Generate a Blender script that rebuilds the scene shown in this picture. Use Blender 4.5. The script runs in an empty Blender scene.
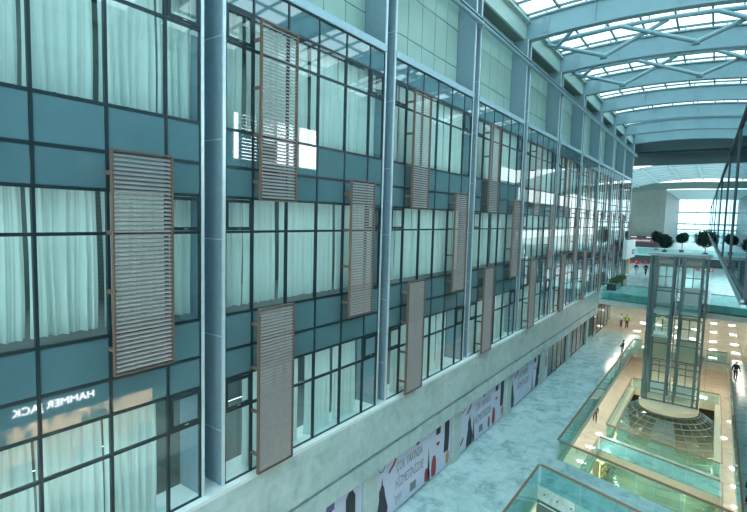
import bpy, bmesh, math, random
from mathutils import Vector, Matrix
random.seed(7)
S = bpy.context.scene
COL = S.collection
# ------------------------------------------------------------------ materials
def newmat(name):
    m = bpy.data.materials.new(name); m.use_nodes = True
    nt = m.node_tree; nt.nodes.clear()
    out = nt.nodes.new('ShaderNodeOutputMaterial')
    return m, nt, out
def setin(n, **k):
    for a, v in k.items():
        a = a.replace('_', ' ')
        if a in n.inputs: n.inputs[a].default_value = v
def pbr(name, col, rough=.5, metal=0., var=.06, scale=6., emit=None, estr=0., spec=.5, bump=0.):
    m, nt, out = newmat(name)
    b = nt.nodes.new('ShaderNodeBsdfPrincipled')
    b.inputs['Roughness'].default_value = rough; b.inputs['Metallic'].default_value = metal
    b.inputs['Specular IOR Level'].default_value = spec
    tc = nt.nodes.new('ShaderNodeTexCoord'); nz = nt.nodes.new('ShaderNodeTexNoise')
    nz.inputs['Scale'].default_value = scale; nz.inputs['Detail'].default_value = 5
    nt.links.new(tc.outputs['Object'], nz.inputs['Vector'])
    cr = nt.nodes.new('ShaderNodeValToRGB')
    cr.color_ramp.elements[0].position = .3; cr.color_ramp.elements[1].position = .7
    cr.color_ramp.elements[0].color = tuple(c*(1-var) for c in col)+(1,)
    cr.color_ramp.elements[1].color = tuple(min(1, c*(1+var)) for c in col)+(1,)
    nt.links.new(nz.outputs['Fac'], cr.inputs['Fac']); nt.links.new(cr.outputs['Color'], b.inputs['Base Color'])
    if bump:
        bp = nt.nodes.new('ShaderNodeBump'); bp.inputs['Strength'].default_value = bump
        nt.links.new(nz.outputs['Fac'], bp.inputs['Height']); nt.links.new(bp.outputs['Normal'], b.inputs['Normal'])
    if emit:
        b.inputs['Emission Color'].default_value = emit+(1,); b.inputs['Emission Strength'].default_value = estr
    nt.links.new(b.outputs['BSDF'], out.inputs['Surface'])
    return m
def glass(name, tint, ior=1.6, base=.04, rough=0., gl=(1,1,1)):
    m, nt, out = newmat(name)
    t = nt.nodes.new('ShaderNodeBsdfTransparent'); t.inputs['Color'].default_value = tint+(1,)
    g = nt.nodes.new('ShaderNodeBsdfGlossy'); g.inputs['Roughness'].default_value = rough; g.inputs['Color'].default_value = gl+(1,)
    fr = nt.nodes.new('ShaderNodeFresnel'); fr.inputs['IOR'].default_value = ior
    ad = nt.nodes.new('ShaderNodeMath'); ad.operation = 'ADD'; ad.inputs[1].default_value = base; ad.use_clamp = True
    mx = nt.nodes.new('ShaderNodeMixShader')
    ge = nt.nodes.new('ShaderNodeNewGeometry'); inv = nt.nodes.new('ShaderNodeMath'); inv.operation = 'SUBTRACT'; inv.inputs[0].default_value = 1
    mu = nt.nodes.new('ShaderNodeMath'); mu.operation = 'MULTIPLY'
    nt.links.new(ge.outputs['Backfacing'], inv.inputs[1])     # a pane mirrors once, on the face the ray enters
    nt.links.new(fr.outputs[0], ad.inputs[0]); nt.links.new(ad.outputs[0], mu.inputs[0]); nt.links.new(inv.outputs[0], mu.inputs[1]); nt.links.new(mu.outputs[0], mx.inputs[0])
    nt.links.new(t.outputs[0], mx.inputs[1]); nt.links.new(g.outputs[0], mx.inputs[2])
    nt.links.new(mx.outputs[0], out.inputs['Surface'])
    return m
def marble(name, c1, c2, c3, tile=(1.2, .6), rough=.18, mortar=(.3, .36, .36), scale=.5, msize=.006, plane='xy'):
    m, nt, out = newmat(name); N = nt.nodes; L = nt.links
    b = N.new('ShaderNodeBsdfPrincipled'); b.inputs['Roughness'].default_value = rough
    g = N.new('ShaderNodeNewGeometry')
    sx = N.new('ShaderNodeSeparateXYZ'); L.new(g.outputs['Position'], sx.inputs[0])
    cx = N.new('ShaderNodeCombineXYZ')
    if plane == 'xy': L.new(sx.outputs[1], cx.inputs[0]); L.new(sx.outputs[0], cx.inputs[1])
    else: L.new(sx.outputs[0 if plane == 'xz' else 1], cx.inputs[0]); L.new(sx.outputs[2], cx.inputs[1])
    br = N.new('ShaderNodeTexBrick'); br.inputs['Scale'].default_value = 1
    br.inputs['Brick Width'].default_value = tile[0]; br.inputs['Row Height'].default_value = tile[1]
    br.inputs['Mortar Size'].default_value = msize; br.inputs['Color1'].default_value = (0,0,0,1); br.inputs['Color2'].default_value = (1,1,1,1)
    br.inputs['Mortar'].default_value = (.5,.5,.5,1)
    L.new(cx.outputs[0], br.inputs['Vector'])
    nz = N.new('ShaderNodeTexNoise'); nz.inputs['Scale'].default_value = scale; nz.inputs['Detail'].default_value = 8; nz.inputs['Roughness'].default_value = .68; nz.inputs['Distortion'].default_value = 1.2
    L.new(g.outputs['Position'], nz.inputs['Vector'])
    ad = N.new('ShaderNodeMath'); ad.operation = 'MULTIPLY_ADD'; ad.inputs[1].default_value = .14
    L.new(br.outputs['Color'], ad.inputs[0]); L.new(nz.outputs['Fac'], ad.inputs[2])
    cr = N.new('ShaderNodeValToRGB'); e = cr.color_ramp.elements
    e[0].position = .38; e[0].color = c1+(1,); e[1].position = .72; e[1].color = c3+(1,)
    k = e.new(.54); k.color = c2+(1,)
    L.new(ad.outputs[0], cr.inputs['Fac'])
    mx = N.new('ShaderNodeMix'); mx.data_type = 'RGBA'; mx.inputs['B'].default_value = mortar+(1,)
    L.new(br.outputs['Fac'], mx.inputs['Factor']); L.new(cr.outputs['Color'], mx.inputs['A'])
    L.new(mx.outputs['Result'], b.inputs['Base Color']); L.new(b.outputs[0], out.inputs['Surface'])
    return m
def cloth_mat(name, col, trans=.45):
    m, nt, out = newmat(name); N = nt.nodes; L = nt.links
    d = N.new('ShaderNodeBsdfDiffuse'); t = N.new('ShaderNodeBsdfTranslucent'); mx = N.new('ShaderNodeMixShader')
    nz = N.new('ShaderNodeTexNoise'); nz.inputs['Scale'].default_value = 3
    cr = N.new('ShaderNodeValToRGB'); cr.color_ramp.elements[0].color = tuple(c*.9 for c in col)+(1,); cr.color_ramp.elements[1].color = col+(1,)
    L.new(nz.outputs['Fac'], cr.inputs['Fac'])
    for n in (d, t): L.new(cr.outputs['Color'], n.inputs['Color'])
    mx.inputs[0].default_value = trans
    L.new(d.outputs[0], mx.inputs[1]); L.new(t.outputs[0], mx.inputs[2]); L.new(mx.outputs[0], out.inputs['Surface'])
    return m
def emis(name, col, st):
    m, nt, out = newmat(name); e = nt.nodes.new('ShaderNodeEmission')
    e.inputs['Color'].default_value = col+(1,); e.inputs['Strength'].default_value = st
    nt.links.new(e.outputs[0], out.inputs['Surface']); return m

M = dict(
 alu=pbr('brushed_aluminium', (.62,.76,.82), .35, .35),
 blue=pbr('blue_grey_metal', (.28,.42,.50), .35, .3),
 col=pbr('grey_blue_cladding', (.19,.31,.37), .45, .1),
 mull=pbr('dark_mullion', (.010,.030,.040), .4, .2),
 header=pbr('pale_blue_metal', (.33,.49,.58), .4, .2),
 spand=pbr('spandrel_glass', (.085,.185,.22), .03, 0, .03, 2., spec=1.6),
 vglass=glass('vision_glass', (.93,.985,.985), 1.6, .03),
 bglass=glass('balustrade_glass', (.70,.90,.89), 1.42, .0),
 wglass=glass('window_glass', (.68,.80,.82), 1.45, .03),
 mirror=glass('coated_glass', (.42,.54,.57), 1.6, .12, 0., (.55,.68,.72)), sky=glass('skylight_glass', (.90,.98,1.0), 1.3, .0),
 liftglass=glass('lift_glass', (.92,.98,.975), 1.35, .0),
 curt=cloth_mat('sheer_curtain', (.79,.92,.90), .32),
 clad=pbr('green_cladding', (.31,.48,.44), .42, .05, .05, .7),
 cladback=pbr('cladding_joint', (.02,.05,.05), .8),
 fascia=marble('stone_fascia', (.32,.45,.47), (.42,.56,.575), (.51,.65,.66), (1.4,.75), .35, (.33,.43,.42), .9, .004, 'yz'),
 stone=pbr('pale_stone', (.42,.55,.545), .5, 0, .08, 2.),
 sill=pbr('white_sill', (.68,.80,.80), .4),
 floor=marble('grey_marble_floor', (.25,.42,.44), (.42,.61,.63), (.54,.72,.74), (1.5,.75), .16, (.27,.41,.45), 1.1, .004),
 tan=marble('warm_lit_beige_floor', (.49,.455,.37), (.59,.55,.45), (.66,.62,.52), (3.,3.), .035, (.20,.15,.10), .5, .01),  # warm light put into the far marble's colour; also the basement beige
 slab=pbr('white_slab_edge', (.62,.74,.73), .5),
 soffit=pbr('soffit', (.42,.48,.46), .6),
 beam=pbr('painted_beam', (.19,.325,.375), .38, .1, .04, 2.),
 beamdk=pbr('beam_bolt_plate', (.19,.32,.37), .4, .1),
 tube=pbr('painted_tube', (.17,.30,.345), .35, .15),
 gutter=pbr('gutter_cladding', (.32,.48,.45), .4),
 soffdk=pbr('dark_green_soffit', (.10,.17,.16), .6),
 louvdk=pbr('dark_louvre', (.035,.08,.09), .5),
 bronze=pbr('bronze_frame', (.16,.11,.085), .45, .3),
 slat=pbr('warm_grey_slat', (.37,.34,.33), .42, .3),
 wood=pbr('bronze_handrail', (.24,.165,.105), .4, .2),
 steel=pbr('steel_clamp', (.35,.45,.46), .3, .8),
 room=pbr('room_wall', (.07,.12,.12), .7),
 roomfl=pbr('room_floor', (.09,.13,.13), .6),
 banner=pbr('banner_vinyl', (.55,.62,.80), .55, 0, .04, 1.),
 ink=pbr('ink_dark', (.03,.035,.05), .6), inkg=pbr('ink_grey', (.16,.20,.27), .6), inkr=pbr('ink_red', (.30,.05,.06), .6),
 inkb=pbr('ink_blue', (.14,.15,.33), .6), inkl=pbr('ink_pale', (.38,.44,.56), .6), inkt=pbr('ink_lettering', (.24,.27,.33), .6), inko=pbr('ink_orange', (.45,.27,.10), .6),
 greenpan=pbr('green_glass_panel', (.04,.11,.11), .5), milky=glass('pale_canopy_glass', (.92,.96,.92), 1.4, .03, .15, (.75,.95,.90)), liftm=pbr('lift_steel', (.075,.15,.165), .4, .3), liftpale=pbr('lift_pale_panel', (.50,.64,.66), .4), liftgrey=pbr('lift_grey_panel', (.30,.42,.45), .4),
 drum=pbr('beige_drum', (.55,.56,.44), .45), fr=pbr('lift_door_frame', (.10,.18,.20), .4, .2),
 warm=emis('warm_lamp', (1.0,.90,.74), 95.), warm2=emis('warm_hall_lamp', (1.0,.90,.74), 40.), cool=emis('cool_lamp', (.85,.97,1.0), 9.), shelf=emis('lit_shelf', (1.0,.85,.30), 2.2),
 sign=emis('lit_sign', (.95,.97,1.0), 9.), screen=emis('screen', (.45,.60,1.0), .9), pane_glow=emis('added_glow_pane', (.86,.97,1.0), 7.),
 shopw=pbr('shop_wall', (.62,.50,.34), .7), shopd=pbr('shop_display', (.30,.22,.15), .6), shopdk=pbr('shop_fascia', (.06,.10,.10), .5),
 b2=pbr('dark_floor', (.30,.32,.24), .15, 0, .2, 1.),
 skin=pbr('skin', (.50,.33,.25), .6), hair=pbr('hair', (.02,.016,.014), .6), black=pbr('black_cloth', (.012,.014,.018), .8), navy=pbr('navy_cloth', (.02,.03,.05), .8),
 jean=pbr('denim', (.22,.36,.46), .8), white=pbr('white_cloth', (.70,.75,.75), .8), hivis=pbr('hi_vis_cloth', (.42,.75,.06), .7), shoe=pbr('shoe_leather', (.03,.03,.03), .5),
 leaf=pbr('dark_leaf', (.010,.030,.025), .8, 0, .5, 9., spec=.1), hedge=pbr('hedge_leaf', (.06,.14,.05), .6, 0, .5, 9.), trunk=pbr('bark', (.10,.07,.05), .8), pot=pbr('planter_box', (.06,.07,.065), .5),
 beige=marble('hall_stone', (.14,.185,.17), (.165,.21,.195), (.19,.24,.22), (4.,2.), .6, (.17,.22,.20), .3, .02, 'xz'),
 red=pbr('red_plastic', (.42,.02,.03), .4), whitem=pbr('white_panel', (.74,.85,.86), .4), orange=pbr('orange_panel', (.85,.42,.06), .5),
 hallroof=cloth_mat('hall_roof_fabric', (.52,.64,.66), .45), hallcol=pbr('hall_metal', (.40,.55,.58), .4), dk=pbr('dark_panel', (.02,.035,.04), .5),
)
# ------------------------------------------------------------------ mesh helpers
class MB:
    def __init__(s): s.b = bmesh.new()
    def box(s, x0, x1, y0, y1, z0, z1):
        v = [s.b.verts.new((x, y, z)) for x in (x0, x1) for y in (y0, y1) for z in (z0, z1)]
        for f in ((0,1,3,2),(4,6,7,5),(0,4,5,1),(2,3,7,6),(0,2,6,4),(1,5,7,3)): s.b.faces.new([v[i] for i in f])
        return s
    def prism(s, pts, d):                      # polygon (3-d points) swept along d
        d = Vector(d); a = [s.b.verts.new(p) for p in pts]; c = [s.b.verts.new(Vector(p)+d) for p in pts]
        n = len(pts); s.b.faces.new(a[::-1]); s.b.faces.new(c)
        for i in range(n): s.b.faces.new([a[i], a[(i+1) % n], c[(i+1) % n], c[i]])
        return s
    def beam(s, p, q, w, h, up=(0,0,1)):       # rectangular bar from p to q
        p, q, up = Vector(p), Vector(q), Vector(up); d = (q-p).normalized()
        a = d.cross(up).normalized(); u = a.cross(d)
        pts = [p+a*w/2*i+u*h/2*j for i, j in ((-1,-1),(1,-1),(1,1),(-1,1))]
        return s.prism(pts, q-p)
    def tube(s, p, q, r, n=8, r2=None):
        p, q = Vector(p), Vector(q); d = (q-p).normalized(); r2 = r if r2 is None else r2
        a = d.cross(Vector((0,0,1)) if abs(d.z) < .9 else Vector((1,0,0))).normalized(); u = a.cross(d)
        A = [s.b.verts.new(p+(a*math.cos(t)+u*math.sin(t))*r) for t in [2*math.pi*i/n for i in range(n)]]
        B = [s.b.verts.new(q+(a*math.cos(t)+u*math.sin(t))*r2) for t in [2*math.pi*i/n for i in range(n)]]
        for i in range(n): s.b.faces.new([A[i], A[(i+1) % n], B[(i+1) % n], B[i]])
        s.b.faces.new(A[::-1]); s.b.faces.new(B); return s
    def ball(s, c, r, sub=2, squash=(1,1,1), jit=0.):
        m = bmesh.ops.create_icosphere(s.b, subdivisions=sub, radius=r)
        for v in m['verts']:
            k = 1+random.uniform(-jit, jit)
            v.co = Vector((v.co.x*squash[0]*k, v.co.y*squash[1]*k, v.co.z*squash[2]*k))+Vector(c)
        return s
    def leaves(s, c, rad, n, size):
        for _ in range(n):
            while 1:
                d = Vector([random.uniform(-1, 1) for _ in range(3)])
                if .35 < d.length < 1: break
            p = Vector(c)+Vector((d.x*rad[0], d.y*rad[1], d.z*rad[2]))
            a = Vector([random.gauss(0, 1) for _ in range(3)]).normalized(); b = a.orthogonal().normalized()
            k = size*random.uniform(.6, 1.3)
            v = [s.b.verts.new(p+a*k), s.b.verts.new(p+b*k*.5), s.b.verts.new(p-a*k), s.b.verts.new(p-b*k*.5)]
            s.b.faces.new(v)
        return s
    def mesh(s, name, m, smooth=False):
        bmesh.ops.recalc_face_normals(s.b, faces=s.b.faces)
        me = bpy.data.meshes.new(name); s.b.to_mesh(me); s.b.free()
        if smooth:
            for p in me.polygons: p.use_smooth = True
        me.materials.append(M[m] if isinstance(m, str) else m); return me
    def obj(s, name, m, parent=None, loc=(0,0,0), smooth=False):
        return link(name, s.mesh(name, m, smooth), parent, loc)
def link(name, me, parent=None, loc=(0,0,0), rz=0):
    o = bpy.data.objects.new(name, me); COL.objects.link(o); o.location = loc; o.rotation_euler.z = rz
    if parent: o.parent = parent
    return o
def tag(o, label=None, cat=None, group=None, kind=None):
    if label: o['label'] = label
    if cat: o['category'] = cat
    if group: o['group'] = group
    if kind: o['kind'] = kind
    return o
def struct(o): o['kind'] = 'structure'; return o
def thing(name, label, cat, loc=(0,0,0), rz=0, group=None):
    return tag(link(name, None, None, loc, rz), label, cat, group)
def copytree(r, loc, rz=0, label=None):
    n = r.copy(); COL.objects.link(n); n.location = loc; n.rotation_euler.z = rz
    if label: n['label'] = label
    for c in list(r.children):
        d = c.copy(); COL.objects.link(d); d.parent = n
        for g in list(c.children):
            e = g.copy(); COL.objects.link(e); e.parent = d
    return n
ORD = ['first','second','third','fourth','fifth','sixth','seventh','eighth','ninth','tenth','eleventh','twelfth','thirteenth','fourteenth']
# ------------------------------------------------------------------ key dimensions
P = 8.25                    # bay pitch of the facade
BW = 7.55                   # glazed width of a bay
XF = -11.                   # glass plane
NB = 10                     # bays
ZB = [-7.75, -2.83, 2.26]   # bottoms of the three window storeys
PY = [0, 1.0, 2.36, 3.74, 5.17, 6.57, BW]
ROWS = []                   # (z0, z1, kind)
for i, zb in enumerate(ZB):
    t = -2.83+5.09*i
    z3 = t-1.87+5.09-5.09
    base = -7.92+5.09*i
    ROWS += [(zb, base+2.30, 'pane'), (base+2.30, base+3.25, 'top_pane'), (base+3.25, base+4.08, 'spandrel_panel')]
    if i < 2: ROWS.append((base+4.08, base+5.09, 'spandrel_panel'))
ZTOP = ROWS[-1][1]          # about 6.34
# ------------------------------------------------------------------ facade windows
def build_window():
    w = struct(link('window_1', None, None, (XF, .2, 0)))
    for y in PY:
        a = .032
        y0, y1 = (y-a, y+a) if 0 < y < BW else ((0, .07) if y == 0 else (BW-.07, BW))
        MB().box(-.06, .035, y0, y1, ZB[0]-.1, ZTOP).obj('mullion', 'mull', w)
    zs = sorted({r[0] for r in ROWS} | {ZTOP})
    for z in zs: MB().box(-.05, .03, 0, BW, z-.036, z+.036).obj('transom', 'mull', w)
    for z0, z1, k in ROWS:
        for i in range(6):
            a, b = PY[i]+.04, PY[i+1]-.04
            if k == 'spandrel_panel': MB().box(-.012, .012, a, b, z0+.04, z1-.04).obj(k, 'spand', w)
            else: MB().box(-.008, .008, a, b, z0+.04, z1-.04).obj('glass_pane', 'vglass', w)
            if k == 'top_pane' and i in (0, 5):
                s = MB()
                for (p, q, u, v) in ((a, a+.09, z0+.05, z1-.05), (b-.09, b, z0+.05, z1-.05)): s.box(.012, .05, p, q, u, v)
                s.box(.012, .05, a, b, z0+.05, z0+.14); s.box(.012, .05, a, b, z1-.14, z1-.05)
                f = s.obj('sash', 'mull', w); MB().box(.05, .075, (a+b)/2-.05, (a+b)/2+.05, z0+.085, z0+.105).obj('sash_handle', 'steel', f)
    return w
win = build_window()
for k in range(1, NB):
    n = copytree(win, (XF, (P*k+.2), 0)); n.name = 'window_%d' % (k+1)
# ------------------------------------------------------------------ facade columns (two jambs, a recessed blue channel)
def build_column():
    c = thing('facade_column', '', 'column', (XF, .2, -7.75), 0, 'facade columns')
    zt = 19.6
    for y0, y1 in ((-.70, -.65), (-.05, 0.)):
        j = MB().box(-1.0, .0, y0, y1, 0, zt).obj('side_plate', 'col', c)
        MB().box(0., .05, y0-.03 if y1 < -.3 else y0-.01, y1+.01 if y1 < -.3 else y1+.03, 0, zt).obj('front_edge', 'alu', c)
    MB().box(-1.0, -.92, -.65, -.05, 0, zt).obj('back_plate', 'blue', c)
    MB().box(-.91, -.02, -.056, -.05, 0, zt).obj('channel_lining', 'blue', c)
    j = MB()
    for z in (1.6, 4.3, 7., 9.7, 12.4, 15.1): j.box(-.90, -.02, -.062, -.056, z, z+.03)
    j.obj('joint_strip', 'alu', c)
    return c
col = build_column()
col.location.y = P+.2; col['label'] = 'widest looking blue and silver facade column, first from the near end'
for k in range(2, NB+1):
    copytree(col, (XF, (P*k+.2), -7.75), 0, 'blue and silver facade column between glass bays, %s from the near end' % ORD[k-1])
# ------------------------------------------------------------------ louvre screens
def build_screen():
    c = thing('louver_screen', '', 'screen', (XF+.45, 0, 0), 0, 'louvered metal screens on the facade')
    W, H = 1.42, 4.94
    f = MB()
    f.box(-.05, .05, 0, .035, 0, H); f.box(-.05, .05, W-.035, W, 0, H); f.box(-.05, .05, .035, W-.035, 0, .035); f.box(-.05, .05, .035, W-.035, H-.035, H)
    f.obj('screen_frame', 'bronze', c)
    s = MB(); n = 50
    for i in range(n):
        z = .07+(H-.14)*(i+.5)/n
        s.prism([(-.030, .05, z+.030), (.034, .05, z-.020), (.034, .05, z-.032), (-.030, .05, z+.018)], (0, W-.10, 0))
    s.obj('louver_slats', 'slat', c)
    for z in (.5, 1.8, 3.1, 4.4): MB().box(-.36, -.05, .06, .12, z, z+.09).obj('bracket', 'bronze', c)
    return c
scr = build_screen(); used = False
for k in range(NB):
    for nm, dy, z in (('upper', .88, .36), ('middle', 5.03, -3.65), ('lower', .87, -7.66)):
        lab = 'bronze framed louvered screen, %s of three on the %s bay from the near end' % (nm, ORD[k])
        if k == 0 and nm != 'middle' and False: continue
        if not used: scr.location = (XF+.45, (P*k+.2)+dy, z); scr['label'] = lab; used = True
        else: copytree(scr, (XF+.45, (P*k+.2)+dy, z), 0, lab)
# ------------------------------------------------------------------ curtains
def curtain_mesh(w, h, seed):
    r = random.Random(seed); b = bmesh.new(); n = 72; top = []; bot = []
    ph = [r.uniform(0, 6.28) for _ in range(4)]; fr = [r.uniform(.8, 1.2)*q for q in (28, 45, 70, 13)]
    def off(y, s): return s*(.055*math.sin(fr[0]*y+ph[0])+.03*math.sin(fr[1]*y+ph[1])+.015*math.sin(fr[2]*y+ph[2])+.03*math.sin(fr[3]*y+ph[3]))
    rows = []
    for j in range(5):
        t = j/4; row = []
        for i in range(n+1):
            y = w*i/n; row.append(b.verts.new((off(y, .6+.6*(1-t)), y+.02*math.sin(5*y+j), h*t)))
        rows.append(row)
    for j in range(4):
        for i in range(n): b.faces.new([rows[j][i], rows[j][i+1], rows[j+1][i+1], rows[j+1][i]])
    me = bpy.data.meshes.new('curtain'); b.to_mesh(me); b.free(); me.materials.append(M['curt'])
    for p in me.polygons: p.use_smooth = True
    return me
CM = [curtain_mesh(1.33, 3.16, i) for i in range(5)]; CN = [curtain_mesh(.93, 3.16, 20+i) for i in range(3)]; CG = [curtain_mesh(1.02, 3.16, 40+i) for i in range(2)]
RW = ['bottom', 'middle', 'top']
for k in range(NB):
    for r in range(3):
        for i in range(6):
            if r == 0 and i in (0, 5): continue          # the small end panes downstairs are bare
            if k == 0 and i < 2 and r == 2 and False: continue
            narrow = i in (0, 5); gap = (k*7+r*3+i*5) % 17 == 0 and not narrow
            me = random.choice(CN if narrow else (CG if gap else CM))
            o = link('curtain', me, None, (XF-.42, (P*k+.2)+PY[i]+.03+(.0 if not gap else .0), -7.80+5.09*r+(.06 if r == 0 else .0)))
            if not gap: o.scale.y = (PY[i+1]-PY[i]-.03)/(.96 if narrow else 1.355)
            tag(o, 'pale sheer curtain in %s pane of %s window row, %s bay from near end' % (ORD[i], RW[r], ORD[k]), 'curtain', 'sheer curtains behind the facade glass')
# rooms behind the glass
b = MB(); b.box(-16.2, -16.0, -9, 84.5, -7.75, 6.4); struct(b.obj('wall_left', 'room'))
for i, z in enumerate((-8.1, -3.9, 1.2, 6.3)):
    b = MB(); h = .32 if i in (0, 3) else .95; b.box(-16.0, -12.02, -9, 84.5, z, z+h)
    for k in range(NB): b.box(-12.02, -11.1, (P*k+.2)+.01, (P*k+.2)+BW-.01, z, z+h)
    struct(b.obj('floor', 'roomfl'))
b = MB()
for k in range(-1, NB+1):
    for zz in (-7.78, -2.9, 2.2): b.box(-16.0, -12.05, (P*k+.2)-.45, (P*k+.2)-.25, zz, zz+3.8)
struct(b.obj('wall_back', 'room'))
# ------------------------------------------------------------------ header, upper cladding, gutter, rail
b = MB()
for k in range(NB): b.box(-11.05, -10.90, (P*k+.2), (P*k+.2)+BW, ZTOP+.02, ZTOP+.29)
struct(b.obj('trim_1', 'header'))
b = MB(); b.box(-12.3, -12.06, -9, 84.5, 6.4, 13.3); struct(b.obj('wall_left', 'cladback'))
b = MB()
zs = [6.75, 8.05, 9.95, 11.9]
for k in range(NB):
    for i in range(6):
        for j in range(3):
            a = (P*k+.2)+BW*i/6; b.box(-12.06, -12.0, a+.02, a+BW/6-.02, zs[j]+.02, zs[j+1]-.02)
struct(b.obj('wall_left', 'clad'))
b = MB()
for k in range(NB): b.box(-12.0, -11.1, (P*k+.2), (P*k+.2)+BW, ZTOP-.02, ZTOP+.02)
struct(b.obj('trim_2', 'header'))
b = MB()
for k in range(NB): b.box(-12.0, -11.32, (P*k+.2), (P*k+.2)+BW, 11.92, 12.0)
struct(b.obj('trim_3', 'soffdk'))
b = MB(); b.box(-11.32, -11.18, -9, 84., 11.88, 13.05); b.box(-11.18, -10.95, -9, 84., 12.95, 13.10); struct(b.obj('trim_4', 'gutter'))
t = thing('gallery_rail', 'long pale steel service rail running across the tops of the columns', 'rail', (-10.78, 0, 10.2))
MB().tube((0, -9, .0), (0, 84, .0), .11, 10).obj('main_tube', 'tube', t)
MB().box(-.10, .10, -9, 84, .18, .26) .obj('track', 'col', t)
for k in range(NB+1): MB().box(-.16, .06, (P*k+.2)-.42, (P*k+.2)-.28, -.16, .30).obj('bracket', 'blue', t)
# ------------------------------------------------------------------ stone fascia, sill, ground storey
XA = -10.75
b = MB(); b.box(-12.0, XA, -9, 61., -9.62, -7.86); b.box(-12., XA-.14, -9, 61., -9.80, -9.62); b.box(-12.0, XA, -9, 61., -10.45, -9.80)
struct(b.obj('wall_left', 'fascia'))
b = MB(); b.box(-12.0, XA, -9, 83.8, -7.86, -7.74); struct(b.obj('trim_5', 'sill'))
b = MB(); b.box(-12.5, -11.6, -9, 75., -13.49, -10.46); struct(b.obj('wall_left', 'shopdk'))
# stone columns
sc = None
for k in range(2, 8):
    o = MB().box(-.35, .10, -.42, .42, 0, 3.05).obj('stone_column', 'stone', None, (-11.13, P*k-.55, -13.5))
    tag(o, 'pale stone column at marble floor level under the fascia, %s from the near end' % ORD[k-2], 'column', 'stone columns of the ground storey')
# shop fronts beyond the banners
def shopfront(y0, y1, label):
    t = thing('shopfront', label, 'shop window', (-11.25, y0, -13.5))
    w = y1-y0
    MB().box(-.04, .04, 0, w, 0, .10).obj('bottom_rail', 'mull', t); MB().box(-.04, .04, 0, w, 2.85, 3.05).obj('top_rail', 'mull', t)
    n = 4
    for i in range(n+1): MB().box(-.04, .04, max(0, w*i/n-.04), min(w, w*i/n+.04), .1, 2.85).obj('mullion', 'mull', t)
    for i in range(n): MB().box(-.01, .01, w*i/n+.04, w*(i+1)/n-.04, .1, 2.85).obj('glass_pane', 'wglass', t)
shopfront(42.5, 48.5, 'empty glazed shop front after the last banner on the marble floor')
shopfront(49.45, 56.7, 'glazed shop front at the far end of the marble walk')
shopfront(61.5, 70.5, 'glazed shop front under the concourse slab beside the two workers')
# banners --------------------------------------------------------------------
def text_mesh(s, size, ext=.004):
    cu = bpy.data.curves.new('t', 'FONT'); cu.body = s; cu.size = size; cu.extrude = ext; cu.align_x = 'CENTER'; cu.align_y = 'CENTER'; cu.resolution_u = 3
    o = bpy.data.objects.new('t', cu); COL.objects.link(o)
    dg = bpy.context.evaluated_depsgraph_get(); me = bpy.data.meshes.new_from_object(o.evaluated_get(dg))
    bpy.data.objects.remove(o); return me
def put_text(s, size, mat, parent, loc, rot, name, sx=1.):
    me = text_mesh(s, size); me.materials.clear(); me.materials.append(M[mat])
    o = bpy.data.objects.new(name, me); COL.objects.link(o); o.location = loc; o.rotation_euler = rot; o.scale = (sx, 1, 1)
    if parent: o.parent = parent
    return o
RX = (math.pi/2, 0, math.pi/2)           # text facing +x, reading towards +y
SHAPES = {
 'dress': ([(-.42,-1.05),(.40,-1.10),(.50,-.6),(.26,.05),(.18,.42),(.05,.62),(.0,1.0),(-.06,.62),(-.22,.40),(-.20,.0),(-.34,-.5)], 'ink'),
 'bag': ([(-.25,-.28),(.25,-.28),(.28,.12),(.17,.12),(.13,.34),(.07,.34),(.10,.12),(-.10,.12),(-.07,.34),(-.13,.34),(-.17,.12),(-.28,.12)], 'ink'),
 'shoe': ([(-.32,-.14),(-.26,-.26),(.20,.02),(.34,.24),(.20,.30),(.02,.08),(-.16,-.02)], 'inkr'),
 'shirt': ([(-.22,-.4),(.22,-.4),(.22,.22),(.36,.10),(.42,.24),(.18,.44),(-.18,.44),(-.42,.24),(-.36,.10),(-.22,.22)], 'inkb'),
 'coat': ([(-.30,-1.0),(.24,-1.0),(.30,-.2),(.28,.7),(.12,.95),(-.12,.95),(-.28,.75),(-.26,0)], 'ink'),
 'purse': ([(-.26,-.20),(.24,-.20),(.26,.18),(-.24,.18)], 'inkg'),
 'lips': ([(-.2,0),(-.1,.10),(0,.06),(.1,.10),(.2,0),(.08,-.10),(-.08,-.10)], 'inkr'),
 'jar': ([(-.18,-.5),(.18,-.5),(.24,-.2),(.20,.3),(.08,.5),(-.10,.5),(-.22,.25),(-.24,-.2)], 'inkr'),
 'cart': ([(-.35,.20),(-.28,.24),(-.20,.10),(.32,.14),(.24,-.14),(-.10,-.16),(-.12,-.24),(.22,-.24),(.22,-.28),(-.18,-.28),(-.24,.06)], 'inkl'),
 'fruit': ([(-.16,-.3),(.10,-.34),(.22,-.05),(.16,.3),(-.02,.4),(-.2,.2)], 'inko'),
}
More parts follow.
